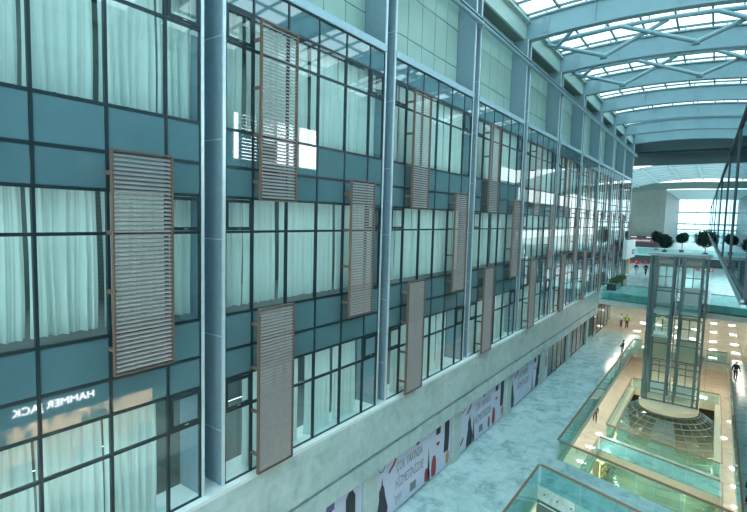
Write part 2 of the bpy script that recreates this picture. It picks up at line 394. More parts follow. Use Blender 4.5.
def banner(y0, y1, label, prints, text_y=None, slit=None):
    t = thing('shop_banner', label, 'banner', (-11.20, y0, -13.46), 0, 'printed hoarding banners')
    w = y1-y0; h = 3.0
    cuts = [0, w] if slit is None else [0, slit, slit+.22, w]
    b = MB()
    if slit is None: b.box(-.01, .01, 0, w, .03, h)
    else:
        b.prism([(-.01,0,.02),(-.01,slit-.10,.10),(-.01,slit,1.9),(-.01,slit,h),(-.01,0,h)], (.02,0,0))
        b.prism([(-.01,slit+.28,.02),(-.01,w,.02),(-.01,w,h),(-.01,slit,h),(-.01,slit,1.9)], (.02,0,0))
    b.obj('vinyl_sheet', 'banner', t)
    for nm, y, z, s in prints:
        pts, ink = SHAPES[nm]
        MB().prism([(.014, y+p[0]*s, max(.08, min(2.96, z+p[1]*s))) for p in pts], (.004,0,0)).obj(nm+'_print', ink, t)
    if text_y is not None:
        put_text('ÇOK YAKINDA', .66, 'inkt', t, (.016, text_y-.1, 2.05), RX, 'lettering', .53)
        put_text('HİZMETİNİZDE!', .66, 'inkt', t, (.016, text_y-.05, 1.28), RX, 'lettering', .53)
    g = MB()
    for a in range(20):
        u, v = 2*math.pi*a/20, 2*math.pi*(a+1)/20
        g.beam((.016, .5+.24*math.cos(u), 2.62+.24*math.sin(u)), (.016, .5+.24*math.cos(v), 2.62+.24*math.sin(v)), .03, .01, (1,0,0))
    g.obj('ring_print', 'ink', t)
std = [('dress',.55,1.15,1.),('shoe',1.35,2.3,1.),('shirt',3.6,2.72,.7),('shoe',2.2,2.75,.6),('cart',1.9,.6,1.1),('purse',3.25,.55,1.1),('lips',5.75,1.7,1.),('bag',5.75,2.45,.9),('coat',6.75,1.9,1.),('jar',5.35,.65,1.1),('fruit',6.9,.5,1.),('shoe',5.0,2.75,.6),('jar',4.55,.5,.7)]
banner(8.17, 15.48, 'printed banner under the fascia with dark coat at its far edge', [('bag',5.2,1.9,1.3),('coat',6.55,1.5,1.1),('shirt',5.3,2.75,1.1),('shoe',4.2,1.9,1.),('lips',4.9,2.4,.8),('dress',.6,1.1,1.)], 2.6)
banner(16.42, 23.73, 'printed banner with large grey lettering and dark dress between the two nearest stone columns', std, 3.0, 4.75)
banner(24.67, 31.98, 'printed banner with dark dress and open slit, beyond the lettered one', [('dress',1.5,1.15,1.),('shoe',.4,.6,1.)]+std[1:4]+std[5:], 3.6, 2.1)
banner(32.92, 40.2, 'printed banner, last but one before the glazed shop fronts', std[:4]+std[6:9]+[('dress',6.4,1.1,1.)], 3.0, 5.2)
banner(41.17, 42.4, 'narrow strip of printed banner, farthest in the row', [('jar',.6,1.6,.9)])
# ------------------------------------------------------------------ floors
ZF, Z1, ZA, ZC = -13.5, -8.0, -19.0, -24.5
def R3(x): return 28.05-.30*(x+6.64)
def R4(x): return 24.60-.31*(x+6.60)
VW, VE = -6.66, 1.80
def slabpoly(pts, z, th, name, top):
    return struct(MB().prism([(x, y, z-th) for x, y in pts], (0,0,th)).obj(name, top))
slabpoly([(-11.8,-12),(VW,-12),(VW,66),(-11.8,66)], ZF, .75, 'floor', 'floor')
slabpoly([(VE,-12),(11,-12),(11,60),(VE,60)], ZF, .75, 'floor', 'floor')
slabpoly([(VW,R4(VW)),(VE,R4(VE)),(VE,R3(VE)),(VW,R3(VW))], ZF, .75, 'floor', 'floor')
slabpoly([(VW,58.5),(-5.6,58.5),(-5.6,59.9),(-.2,59.9),(-.2,58.5),(VE,58.5),(VE,60),(11,60),(11,66),(VW,66)], ZF, .75, 'floor', 'tan')  # same marble as nearby, warm light put into its colour
slabpoly([(-30,66),(14,66),(14,150),(-30,150)], ZF, .75, 'floor', 'tan')
# slab edges (white fascia strips round the void)
b = MB(); b.box(VW-.02, VW+.03, R3(VW), 58.5, ZF-.80, ZF-.05); b.box(VW-.02, VW+.03, -5, R4(VW), ZF-.80, ZF-.05); b.box(VE-.03, VE+.02, R3(VE), 58.5, ZF-.8, ZF-.05)
struct(b.obj('trim_6', 'slab')); struct(MB().box(VW, -5.6, 58.42, 58.5, ZF-.8, ZF-.05).box(-.2, VE, 58.42, 58.5, ZF-.8, ZF-.05).obj('trim_11', 'tan'))
# level one slab and hall beyond
def E1(x): return 61.3-.14*(x+10.75)
slabpoly([(-10.75,E1(-10.75)),(11,E1(11)),(11,112.2),(-30,112.2),(-30,84),(-10.75,84)], Z1, .75, 'floor', 'floor')
struct(MB().prism([(-10.75,E1(-10.75)-.06,-9.42),(11,E1(11)-.06,-9.42),(11,E1(11)-.06,-8.85),(-10.75,E1(-10.75)-.06,-8.85)], (0,.3,0)).obj('trim_7', 'slab'))
slabpoly([(-10.75,E1(-10.75)+.3),(11,E1(11)+.3),(11,150),(-30,150),(-30,84),(-10.75,84)], -9.3, .12, 'ceiling', 'soffit')
# basement levels
VA, VB = -6.94, 1.48
def Q1(x): return 46.55-.273*(x+6.94)
def Q2(x): return 43.45-.275*(x+7.02)
slabpoly([(-15,-5),(VA,-5),(VA,95),(-15,95)], ZA, .8, 'floor', 'tan')
slabpoly([(VB,-5),(11,-5),(11,95),(VB,95)], ZA, .8, 'floor', 'tan')
slabpoly([(VA,Q2(VA)),(VB,Q2(VB)),(VB,Q1(VB)),(VA,Q1(VA))], ZA, .8, 'floor', 'floor')
slabpoly([(VA,-5),(VB,-5),(VB,29.9),(VA,29.9)], ZA, .8, 'floor', 'tan')
b = MB(); b.prism([(VW,R4(VW)+.02,ZF-3.6),(VE,R4(VE)+.02,ZF-3.6),(VE,R4(VE)+.02,ZF-.05),(VW,R4(VW)+.02,ZF-.05)], (0,.08,0))
for i in range(12):
    for zz in (-.35, -1.5, -2.3): x = VW+.4+i*.7; b.ball((x, R4(x)-.02, ZF+zz), .05, 1)
struct(b.obj('trim_12', 'greenpan'))
slabpoly([(VA,62.7),(VB,62.7),(VB,95),(VA,95)], ZA, .8, 'floor', 'tan')
b = MB(); b.box(-15,11,95,95.2,ZC,ZF); b.box(-15.2,-15,-5,95,ZC,ZF); b.box(11,11.2,-5,95,ZC,ZF); struct(b.obj('wall_basement', 'shopw'))
b = MB()
b.prism([(VA,Q2(VA)-.05,ZA-.9),(VB,Q2(VB)-.05,ZA-.9),(VB,Q2(VB)-.05,ZA-.1),(VA,Q2(VA)-.05,ZA-.1)], (0,.06,0))
b.box(VA, VA+.35, 47, 62.7, ZA-.6, ZA-.02); b.box(VB-.45, VB, 44.8, 62.7, ZA-.6, ZA-.02); struct(b.obj('trim_8', 'drum'))
slabpoly([(-15,-5),(11,-5),(11,95),(-15,95)], ZC, .3, 'floor', 'b2')
# ------------------------------------------------------------------ ceiling lights (mirrored in the polished floor; the lowest-level ones are added fill)
lamp_me = MB().box(-.06, .06, -.40, .40, 0, .06).mesh('diffuser', 'warm'); lamp_hall = MB().box(-.06, .06, -.45, .45, 0, .06).mesh('diffuser', 'warm2'); house_me = MB().box(-.09, .09, -.48, .48, .06, .12).mesh('lamp_housing', 'slab')
nl = 0
def lamp(x, y, z, rz, label, group):
    t = thing('ceiling_light', label, 'ceiling light', (x, y, z), rz, group)
    link('diffuser', lamp_hall if 'concourse' in label else lamp_me, t); link('lamp_housing', house_me, t)
for j, y in enumerate((63.6, 66.5, 70, 74, 78, 83, 89, 97, 106)):
    for i, x in enumerate((-9.6, -7.2, -4.6, -2., .6, 3.2, 5.8)): lamp(x, y, -9.54, math.pi/2, 'slim warm ceiling light under the upper concourse slab', 'ceiling lights under the upper concourse')
for j, y in enumerate((22, 26, 30, 34, 38, 42, 46, 50, 54, 58)):
    for x in (-9.4, -7.6, 3., 4.8): lamp(x, y, ZF-.88, math.pi/2, 'slim warm ceiling light under the marble walkway, lighting the basement', 'ceiling lights under the marble walkway')
for j, y in enumerate((34, 38, 42, 47, 51, 55, 59)):
    for x in (-8.2, 2.8): lamp(x, y, ZA-.95, 0, 'slim warm light added under the basement floor to brighten the lowest shop level', 'added lights of the lowest level')  # unseen lights, added because this level was dark
for x, yy in ((-6, 61.3), (-3.6, 61.3), (-1.2, 61.3), (1, 61.3), (-6, 63.8), (-3.6, 63.8), (-1.2, 63.8), (1, 63.8), (-6, 66), (-3.4, 66), (-.8, 66), (2, 66), (-6, 72), (-1.5, 72), (3, 72), (-6, 80), (0, 80)): lamp(x, yy, ZF-.88, math.pi/2, 'slim warm ceiling light over the far basement floor', 'ceiling lights of the far basement')
# ------------------------------------------------------------------ glass balustrades
def balustrade(p, q, z, label, h=1.1, below=.35, n=None, rail='wood', posts=True, g='bglass'):
    p, q = Vector((p[0], p[1], 0)), Vector((q[0], q[1], 0)); d = (q-p).normalized(); p += d*.10; q -= d*.10; L = (q-p).length
    t = thing('glass_balustrade', label, 'balustrade', (p.x, p.y, z), math.atan2(d.y, d.x))
    n = n or max(1, round(L/2.0)); w = L/n
    for i in range(n): MB().box(w*i+.015, w*(i+1)-.015, -.008, .008, -below, h-.05).obj('glass_panel', g, t)
    MB().box(0, L, -.045, .045, h-.05, h+.04).obj('handrail', rail, t)
    MB().box(0, L, -.025, .025, -below-.05, -below).obj('base_channel', 'slab', t)
    if posts:
        for i in range(n):
            if i % 1 == 0:
                c = MB().box(w*(i+.5)-.03, w*(i+.5)+.03, .008, .05, h-.22, h-.16); c.tube((w*(i+.5), .03, h-.19), (w*(i+.5), .03, h-.05), .012, 6); c.obj('rail_bracket', 'steel', t)
G = .05
balustrade((VW+G, 58.4), (VW+G, R3(VW)), ZF, 'long glass balustrade along the marble walk beside the void')
balustrade((VW+G, R3(VW)-.0), (VE-G, R3(VE)), ZF, 'glass balustrade on the far side of the near marble bridge', 1.1, .1)
balustrade((VE-G, R3(VE)), (VE-G, 58.4), ZF, 'glass balustrade along the right side of the void below the glass wall', 1.1, .35)
balustrade((-5.62, 58.45), (VW+G, 58.45), ZF, 'short glass balustrade at the far end of the void, left of the lift tower', 1.1, .35)
balustrade((VE-G, 58.45), (-.18, 58.45), ZF, 'short glass balustrade at the far end of the void, right of the lift tower', 1.1, .35)
balustrade((VW+G, R4(VW)), (VE-G, R4(VE)), ZF, 'glass balustrade on the near side of the near marble bridge', 1.1, .9)
balustrade((VW+G, 6), (VW+G, R4(VW)), ZF, 'glass balustrade running to the bottom edge, nearest along the marble walk', 1.1, .9)
balustrade((VA, 62.7), (VA, Q1(VA)), ZA, 'basement glass balustrade left of the round glass canopy', 1.1, .05)
balustrade((VA, Q1(VA)), (VB, Q1(VB)), ZA, 'basement glass balustrade on the far side of the basement bridge', 1.1, .05)
balustrade((VB, Q1(VB)), (VB, 62.7), ZA, 'basement glass balustrade right of the round glass canopy', 1.1, .05)
balustrade((VB, 62.75), (VA, 62.75), ZA, 'basement glass balustrade behind the lift shaft base', 1.1, .05)
balustrade((VA, Q2(VA)), (VB, Q2(VB)), ZA, 'basement glass balustrade on the near side of the basement bridge', 1.1, .15)
balustrade((VB, Q2(VB)), (VB, 30), ZA, 'basement glass balustrade at right of the near basement opening', 1.1, .05)
balustrade((VA, Q2(VA)), (VA, 30), ZA, 'basement glass balustrade at left of the near basement opening', 1.1, .05)
balustrade((-10.6, E1(-10.6)-.12), (-5.6, E1(-5.6)-.12), Z1, 'glass balustrade on the upper concourse edge, left of the lift tower', 1.1, .85, rail='steel')
balustrade((-.2, E1(-.2)-.12), (8, E1(8)-.12), Z1, 'glass balustrade on the upper concourse edge, right of the lift tower', 1.1, .85, rail='steel')
# ------------------------------------------------------------------ lift tower
def lift_tower():
    Y0, Y1 = 57.0, 59.6; X = -2.9; ZT, Z0 = -3.15, -18.2; H = ZT-Z0
    t = thing('lift_tower', 'tall free standing steel and glass lift tower with two shafts in the void', 'lift', (X, Y0, Z0))
    D = Y1-Y0
    cx = [-2.42, -2.02, -.38, .38, 2.02, 2.42]
    for x in cx:
        for y in (0, D): MB().box(x-.10, x+.10, y-.10 if y == 0 else y-.10, y+.10, 0, H).obj('post', 'liftm', t)
    MB().box(-.07, .07, -.06, .06, 0, H).obj('guide_rail', 'tube', t)
    for z in [0.08, 1.25, 3.8, 6.1, 8.8, 11.5, 14.05, H-.12]:
        b = MB()
        for y in (0, D): b.box(-2.5, 2.5, y-.06, y+.06, z-.06, z+.06)
        for x in (-2.42, 0, 2.42): b.box(x-.05, x+.05, 0, D, z-.06, z+.06)
        b.obj('ring_beam', 'liftm', t)
    for xa, xb in ((-2.42, -2.02), (2.42, 2.02), (-.38, .38)):
        b = MB(); n = 9
        for i in range(n):
            z = .2+i*1.62
            b.beam((xa, 0, z), (xb, 0, z+.8), .05, .05, (0,1,0)); b.beam((xb, 0, z+.8), (xa, 0, z+1.6), .05, .05, (0,1,0))
        b.obj('lattice_bracing', 'liftm', t)
    MB().box(-2.72, 2.72, -.25, D+.25, H, H+.24).obj('roof_cap', 'liftgrey', t)
    for s in (-1, 1):
        xa, xb = sorted((s*.48, s*1.92))
        for nm, z in (('door', 1.3), ('door', 6.2), ('door', 11.55)):
            d = MB(); y = D-.16
            for x in (xa+.02, (xa+xb)/2, xb-.02): d.box(x-.05, x+.05, y-.05, y+.05, z, z+2.4)
            for zz in (z+.05, z+1.2, z+2.35): d.box(xa, xb, y-.04, y+.04, zz-.05, zz+.05)
            o = d.obj('landing_door', 'fr', t); MB().box(xa+.06, xb-.06, y-.01, y+.01, z+.1, z+2.3).obj('door_glass', 'liftglass', o)
        for z0, z1, m in ((9.9, 11.5, 'liftpale'), (4.0, 6.1, 'drum'), (14.1, 14.5, 'drum'), (.1, 1.2, 'liftpale')): MB().box(xa, xb, D-.12, D-.08, z0, z1).obj('landing_panel', m, t)
        for x in (s*2.46,): MB().box(x-.01, x+.01, .1, D-.1, .2, H-.2).obj('side_glass', 'liftglass', t)
    MB().box(-2.0, -.4, .02, .04, .2, H-.2).obj('front_glass', 'liftglass', t); MB().box(.4, 2.0, .02, .04, .2, H-.2).obj('front_glass', 'liftglass', t)
    def cab(x, z, label, top):
        c = thing('lift_cab', label, 'lift cab', (X+x, Y0+1.2, z))
        MB().box(-.72, .72, -.9, .9, 0, .30).obj('cab_floor', 'liftpale', c); MB().box(-.72, .72, -.9, .9, 2.5, 2.5+top).obj('cab_roof', 'liftpale', c)
        for sx in (-.68, .68):
            for sy in (-.86, .86): MB().box(sx-.05, sx+.05, sy-.05, sy+.05, .3, 2.5).obj('corner_post', 'fr', c)
        for sx in (-.69, .69): MB().box(sx-.008, sx+.008, -.8, .8, .3, 2.5).obj('side_glass', 'liftglass', c)
        MB().box(-.62, .62, -.87, -.855, .3, 2.5).obj('front_glass', 'liftglass', c)
        b = MB(); b.box(-.66, .66, -.95, -.90, 1.12, 1.18); b.box(-.66,.66,-.95,-.9,.72,.76); b.obj('cab_rail', 'alu', c)
    cab(-1.2, Z0+6.6, 'pale lift cab in the left shaft of the lift tower', .35)
    cab(1.2, Z0+9.2, 'pale lift cab in the right shaft of the lift tower', .12)
    # round plinth below
    d = MB(); pts = [(X+2.62*math.cos(a), 57.0-2.7*math.sin(a)) for a in [math.pi*i/28 for i in range(29)]]+[(X-2.62, 60.), (X+2.62, 60.)]
    d.prism([(x, y, -18.6) for x, y in pts], (0,0,.38)); o = d.obj('lift_plinth', 'drum')
    tag(o, 'half round beige plinth carrying the lift tower', 'plinth')
lift_tower()
# round glass canopy below the plinth
t = thing('glass_canopy', 'curved glazed canopy fanning out below the lift plinth', 'canopy', (-2.9, 57.3, -24.4))
rs = [(2.75+.55*i, 5.6-5.5*(i/13)**1.15) for i in range(14)]
def cp(r, z, a):
    x = r*math.cos(a); return (max(-3.95, min(4.3, x)), min(4.9, -r*.98*math.sin(a)), z)
A = [math.radians(-34+248*i/22) for i in range(23)]
def cang(r): return [a for a in A]
for r, z in rs:
    b = MB()
    for i in range(22):
        p, q = cp(r, z, A[i]), cp(r, z, A[i+1])
        if (Vector(p)-Vector(q)).length > .05: b.tube(p, q, .042, 6)
    b.obj('ring_rail', 'tube', t)
for a in A:
    b = MB()
    for j in range(len(rs)-1):
        p, q = cp(*rs[j], a), cp(*rs[j+1], a)
        if (Vector(p)-Vector(q)).length > .05: b.tube(p, q, .032, 6)
    b.obj('rib', 'tube', t)
b = bmesh.new(); grid = [[b.verts.new(Vector(cp(r, z, a))-Vector((0,0,.06))) for a in A] for r, z in rs]
for j in range(len(rs)-1):
    for i in range(22): b.faces.new([grid[j][i], grid[j][i+1], grid[j+1][i+1], grid[j+1][i]])
me = bpy.data.meshes.new('canopy_glass'); b.to_mesh(me); b.free(); me.materials.append(M['milky']); link('canopy_glass', me, t)
# lit shop shelves down in the lowest level
sh = thing('display_shelf', '', 'shelf', (0,0,0), 0, 'lit shop shelves in the lowest level')
MB().box(-.25, .25, -1.2, 1.2, 0, 2.4).obj('shelf_back', 'shopd', sh)
for z in (.35, .95, 1.55, 2.15): MB().box(.25, .55, -1.15, 1.15, z, z+.06).obj('shelf_board', 'shopw', sh)
MB().box(.25, .30, -1.1, -.9, .1, 2.35).obj('light_strip', 'shelf', sh); MB().box(.25, .30, .9, 1.1, .1, 2.35).obj('light_strip', 'shelf', sh)
first = True
for j, (x, y, rz) in enumerate([(-7.7,36.,0),(-7.7,40,0),(-7.7,49,0),(-7.7,52,0),(-7.7,55,0),(2.1,36,math.pi),(2.1,40,math.pi),(2.1,48.5,math.pi),(2.1,52,math.pi),(2.1,55.5,math.pi),(-4.2,41.3,-1.5),(-1.2,40.5,-1.5)]):
    lab = 'dark shelf with yellow light strips, %s from near end along %s basement balustrade' % (ORD[j % 5], 'left' if x < 0 else 'right')
    if j == 10: lab = 'dark lit shelf standing left under the basement bridge in the lowest level'
    if j == 11: lab = 'dark lit shelf standing mid way under the basement bridge in the lowest level'
    if first: sh.location = (x, y, ZC); sh.rotation_euler.z = rz; sh['label'] = lab; first = False
    else: copytree(sh, (x, y, ZC), rz, lab)
t = thing('display_screen', 'bluish lit screen standing on the lowest floor beside the near basement opening', 'screen', (-2.3, 37.2, ZC))
MB().box(-.7,.7,-.05,.05,.2,2.2).obj('screen_case','dk',t); MB().box(-.62,.62,-.06,-.05,.3,2.1).obj('screen_face','screen',t); MB().box(-.3,.3,-.3,.3,0,.05).obj('screen_foot','dk',t); MB().box(-.04,.04,-.03,.03,.05,.25).obj('screen_post','dk',t)
# ------------------------------------------------------------------ roof
def zb(x): return 12.25-.35*((x+5)/6.3)**2
ROOFY = [(P*k+.2)-.35 for k in range(-1, 11)]
XR = [-11.30+22.2*i/36 for i in range(37)]
def roof_beam(k, y):
    t = thing('roof_beam', 'arched pale steel roof beam, %s of the row from the far end' % ORD[len(ROOFY)-1-k], 'beam', (0, y, 0), 0, 'arched roof beams')
    b = MB(); w = .14
    b.prism([(x, -w, zb(x)) for x in XR]+[(x, -w, zb(x)+1.25) for x in XR[::-1]], (0, 2*w, 0)); b.obj('web', 'beam', t)
    for z0, z1, nm in ((-.10, 0., 'bottom_flange'), (1.25, 1.35, 'top_flange')):
        MB().prism([(x, -.30, zb(x)+z0) for x in XR]+[(x, -.30, zb(x)+z1) for x in XR[::-1]], (0, .60, 0)).obj(nm, 'beam', t)
    s = MB()
    for x in (-7.0, -2.6, 1.8, 6.2): s.box(x-.03, x+.03, -.24, -.14, zb(x), zb(x)+1.25)
    s.obj('stiffener', 'beam', t)
    p = MB(); p.box(-10.2, -9.7, -.17, -.14, zb(-10)+.1, zb(-10)+1.2)
    for i in range(3):
        for j in range(8): p.box(-10.14+i*.16, -10.07+i*.16, -.20, -.17, zb(-10)+.18+j*.12, zb(-10)+.24+j*.12)
    p.obj('bolt_plate', 'beamdk', t)
for k, y in enumerate(ROOFY): roof_beam(k, y)
def zs_(x): return zb(x)+1.75
for k in range(len(ROOFY)-1):
    y0, y1 = ROOFY[k], ROOFY[k+1]
    t = struct(link('window_%d' % (21+k), None, None, (0, y0, 0)))
    b = MB(); n = 11
    for i in range(n):
        xa, xb = -11.3+22.2*i/n, -11.3+22.2*(i+1)/n
        b.prism([(xa, 0, zs_(xa)), (xb, 0, zs_(xb)), (xb, 0, zs_(xb)+.02), (xa, 0, zs_(xa)+.02)], (0, y1-y0, 0))
    b.obj('roof_glass', 'sky', t)
    b = MB()
    for i in range(n+1):
        x = -11.3+22.2*i/n; b.box(x-.06, x+.06, 0, y1-y0, zs_(x)-.18, zs_(x)-.02)
    for j in range(4):
        y = (y1-y0)*j/4
        for i in range(n):
            xa, xb = -11.3+22.2*i/n, -11.3+22.2*(i+1)/n; b.beam((xa, y, zs_(xa)-.10), (xb, y, zs_(xb)-.10), .09, .16)
    b.obj('glazing_bars', 'liftm', t)
    b = MB()
    for x in (-10, -7.6, -5.2, -2.8, -.4, 2., 4.4, 6.8): b.box(x-.05, x+.05, -.05, .05, zb(x)+1.35, zs_(x)-.15)
    b.obj('stub_post', 'tube', t)
def truss(y, label, k):
    t = thing('roof_truss', label, 'truss', (0, y, 0), 0, 'tubular roof trusses')
    def top(x): return 13.25-.30*((x+5)/6.3)**2
    b = MB()
    for i in range(36): b.tube((XR[i], 0, top(XR[i])), (XR[i+1], 0, top(XR[i+1])), .15, 8)
    b.obj('top_chord', 'tube', t)
    nodes = [(-7.23, 11.45), (-1.93, 11.45), (3.4, 11.0)]
    for (x, z) in nodes:
        for dx in (-4.3, 3.7):
            q = x+dx
            if q < -11.25: q = -11.25
            MB().tube((x, .12 if dx > 0 else -.12, z), (q, .12 if dx > 0 else -.12, top(q)-.05), .14, 10).obj('diagonal', 'tube', t)
        MB().tube((x-.22, 0, z-.03), (x+.22, 0, z-.03), .19, 10).obj('node_joint', 'tube', t)
    MB().tube((-10.4, -.4, 12.35), (-8.4, -2.2, 13.2), .14, 10).obj('end_strut', 'tube', t)
    for x in (-9.6, -7.2, -4.6, -1.9, .4, 3.4, 6.5): MB().box(x-.05, x+.05, -.05, .05, top(x), zs_(x)-.16).obj('stub_post', 'tube', t)
for k in range(0, len(ROOFY)-1):
    if k in (5, 6): truss(ROOFY[k]+4.2, 'tubular zigzag roof truss between the arched beams, %s of the two' % ('nearer' if k == 5 else 'farther'), k)
# end soffit of dark louvres and hall roof beyond
b = MB(); b.box(-20, 14, 84.3, 103, 11.0, 11.1); struct(b.obj('ceiling', 'louvdk'))
b = MB()
for i in range(16): b.box(-20, 14, 84.6+i*1.15, 84.75+i*1.15, 10.6, 11.0)
struct(b.obj('ceiling', 'louvdk'))
b = MB(); b.box(-30, 14, 84.0, 84.3, 10.9, 15); struct(b.obj('wall_end', 'louvdk'))
b = MB(); pts = [(-30+44*i/20) for i in range(21)]
def zh(x): return 10.7-.010*(x+4)**2
b.prism([(x, 103, zh(x)+.3) for x in pts]+[(x, 103, zh(x)+.42) for x in pts[::-1]], (0, 36, 0)); struct(b.obj('ceiling', 'hallroof'))
b = MB()
for x in pts[::2]: b.box(x-.1, x+.1, 103, 139, zh(x)-.1, zh(x)+.25)
for y in range(106, 139, 5):
    for i in range(20): b.beam((pts[i], y, zh(pts[i])+.15), (pts[i+1], y, zh(pts[i+1])+.15), .15, .15)
struct(b.obj('trim_9', 'hallcol'))
b = MB(); b.prism([(x, 137, 8.7-.004*(x+6)**2) for x in pts]+[(x, 137, 10.2-.004*(x+6)**2) for x in pts[::-1]], (0, 2.5, 0)); struct(b.obj('trim_10', 'soffdk'))
b = MB(); b.box(-34, -10.85, 140, 140.5, -5.85, 9.2); struct(b.obj('wall_hall', 'beige'))
b = MB(); b.box(-11.2, -10.85, 140.5, 190, -5.85, 8.3); struct(b.obj('wall_hall', 'louvdk'))
b = MB(); b.box(-11.2, 14, 139.5, 190, 8.3, 8.5); struct(b.obj('ceiling', 'hallroof'))
t = struct(link('window_40', None, None, (0, 190, 0)))
MB().box(-10.85, 14, -.02, .02, -5.8, 8.3).obj('glass_pane', 'sky', t)
b = MB()
for x in range(-9, 15, 3): b.box(x-.09, x+.09, -.15, .15, -5.8, 8.3)
for z in (-3.4, -1.4, .4, 4.2): b.box(-10.85, 14, -.2, .2, z-.26, z+.26)
b.obj('mullions', 'hallcol', t)
for i, (x, w, h, lab) in enumerate(((-9, 10, 6.5, 'pale distant building seen low through the far window, leftmost'), (3, 9, 8.6, 'taller pale distant building seen through the far window, middle'), (14, 11, 5.8, 'low distant building seen through the far window, rightmost'))):
    t = thing('distant_building', lab, 'building', (x, 240, -9.)); MB().box(-w/2, w/2, 0, 8, 0, h).obj('wall', 'stone', t)
    for f in range(int(h/3)):
        for q in range(4): MB().box(-w/2+.8+q*(w/4), -w/2+.8+q*(w/4)+1.2, -.06, .0, 1+f*2.8, 2.6+f*2.8).obj('window', 'col', t)
struct(MB().box(-60, 60, 190.2, 400, -9.4, -9.).obj('floor', 'soffit'))
# hall terrace with trees and kiosks
slabpoly([(-34,112),(14,112),(14,190),(-34,190)], -5.85, .5, 'floor', 'sill')
struct(MB().box(-30, 14, 112.2, 112.5, -8, -6.35).obj('wall_hall', 'dk'))
balustrade((-16, 111.9), (3, 111.9), -5.85, 'long glass balustrade of the raised terrace in front of the trees', 1.1, .35, 8, 'alu', False)
t = thing('shop_kiosk', 'dark shop unit with a long red sign at the foot of the stone hall wall', 'kiosk', (-15.2, 136.5, -5.85))
MB().box(-7, 3.6, 0, 2.2, 0, 2.9).obj('kiosk_body', 'dk', t); MB().box(-3., 2.6, -.08, 0, 1.3, 2.2).obj('sign_panel', 'inkr', t)
b = MB(); x = -1.6
while x < 1.8: b.box(x, x+.18, -.11, -.08, 1.62, 1.62+random.uniform(.2, .4)); x += .27
b.obj('sign_marks', 'whitem', t)
for x in (-2.4, 1.): MB().box(x, x+1.3, -.08, 0, 2.5, 2.75).obj('light_panel', 'whitem', t)
def tree(x, y, h, r, label, m='leaf', z=-5.85):
    t = thing('potted_tree', label, 'tree', (x, y, z))
    b = MB(); b.tube((0,0,0), (0,0,.6), .40, 12, .5); b.obj('pot', 'pot', t)
    b = MB(); b.tube((0,0,.55), (.05,0,h-r), .09, 8, .05)
    for a in range(5): b.tube((.03,0,h-r*1.5), (.6*r*math.cos(a*1.26), .6*r*math.sin(a*1.26), h-.7*r), .04, 6, .02)
    b.obj('trunk', 'trunk', t)
    b = MB()
    for _ in range(5):
        c = (random.uniform(-.3,.3)*r, random.uniform(-.3,.3)*r, h-r*random.uniform(.75, 1.15)); b.leaves(c, (r*.75, r*.75, r*.8), 420, .19)
    b.obj('foliage', m, t)
tree(-11.3, 129, 4.3, 1.3, 'slim pale potted tree in front of the red shop sign')
tree(-8.6, 115.5, 3.9, 1.6, 'dark bushy potted tree left on the raised terrace')
tree(-6.0, 123, 4.3, 1.3, 'small potted tree mid way along the raised terrace')
tree(-1.7, 113.8, 5.0, 1.9, 'largest dark potted tree, beside the end of the glass wall')
def cafe_chair(proto, x, y, rz, label):
    return copytree(proto, (x, y, Z1), rz, label)
cc = thing('cafe_chair', 'red cafe chair under the raised terrace, nearest to the white sign box', 'chair', (-13.2, 104, Z1), 0, 'red cafe chairs')
MB().box(-.26,.26,-.26,.26,.42,.50).obj('seat','red',cc); MB().box(-.26,.26,.22,.28,.5,1.0).obj('backrest','red',cc)
for sx in (-.22,.22):
    for sy in (-.22,.22): MB().tube((sx,sy,0),(sx,sy,.42),.02,6).obj('leg','steel',cc)
LB = ['third','fourth','fifth','sixth','seventh','eighth','ninth','tenth','eleventh','twelfth']
for j,(x,y) in enumerate([(-12.5,106),(-11.8,103.5),(-11.2,105.5),(-10.6,104),(-9.9,106),(-2.2,97),(-1.6,98.5),(-.9,96.5),(-.4,98),(-3.2,103),(-5.,104)]):
    cafe_chair(cc, x, y, random.uniform(-2, 2), 'red cafe chair on the upper concourse, %s from the left' % (['second']+LB)[j])
ct = thing('cafe_table', 'white cafe table among the red chairs left of the lift tower', 'table', (-12.0,105,Z1))
MB().tube((0,0,.72),(0,0,.76),.5,20).obj('tabletop','whitem',ct); MB().tube((0,0,.03),(0,0,.72),.04,8).obj('pedestal','steel',ct); MB().tube((0,0,0),(0,0,.03),.28,16).obj('base_plate','steel',ct)
copytree(ct,(-1.3,97.5,Z1),0,'white cafe table among the red chairs right of the lift tower')
# sign box and orange panel on the facade end
t = thing('sign_box', 'white sign box projecting from the far end of the glass facade', 'sign', (-10.42, 74, -4.9))
MB().box(0, .5, 0, 8.0, 0, 2.55).obj('box_body', 'whitem', t); MB().box(.5, .53, 5.0, 7.6, .45, 1.15).obj('sign_panel', 'dk', t); MB().box(.53, .54, 5.3, 7.3, .65, .95).obj('sign_face', 'inkl', t)
o = MB().box(-.06, .06, 0, 1.0, 0, 2.3).obj('hanging_panel', 'orange', None, (-10.3, 78.9, -7.4)); tag(o, 'orange upright panel under the white sign box', 'panel')
# planters
def planter(y, label, l):
    t = thing('planter', label, 'planter', (-9.85, y, Z1))
    b = MB(); b.box(-.5,.5,0,l,0,.75); b.obj('planter_box','pot',t)
    b = MB(); b.leaves((0,l/2,1.0),(.55,l/2,.45),700,.11); b.obj('foliage','hedge',t)
planter(63.2, 'dark planter box with green hedge, nearer of the two at the concourse edge', 3.4)
planter(68.2, 'dark planter box with green hedge, farther of the two at the concourse edge', 3.6)
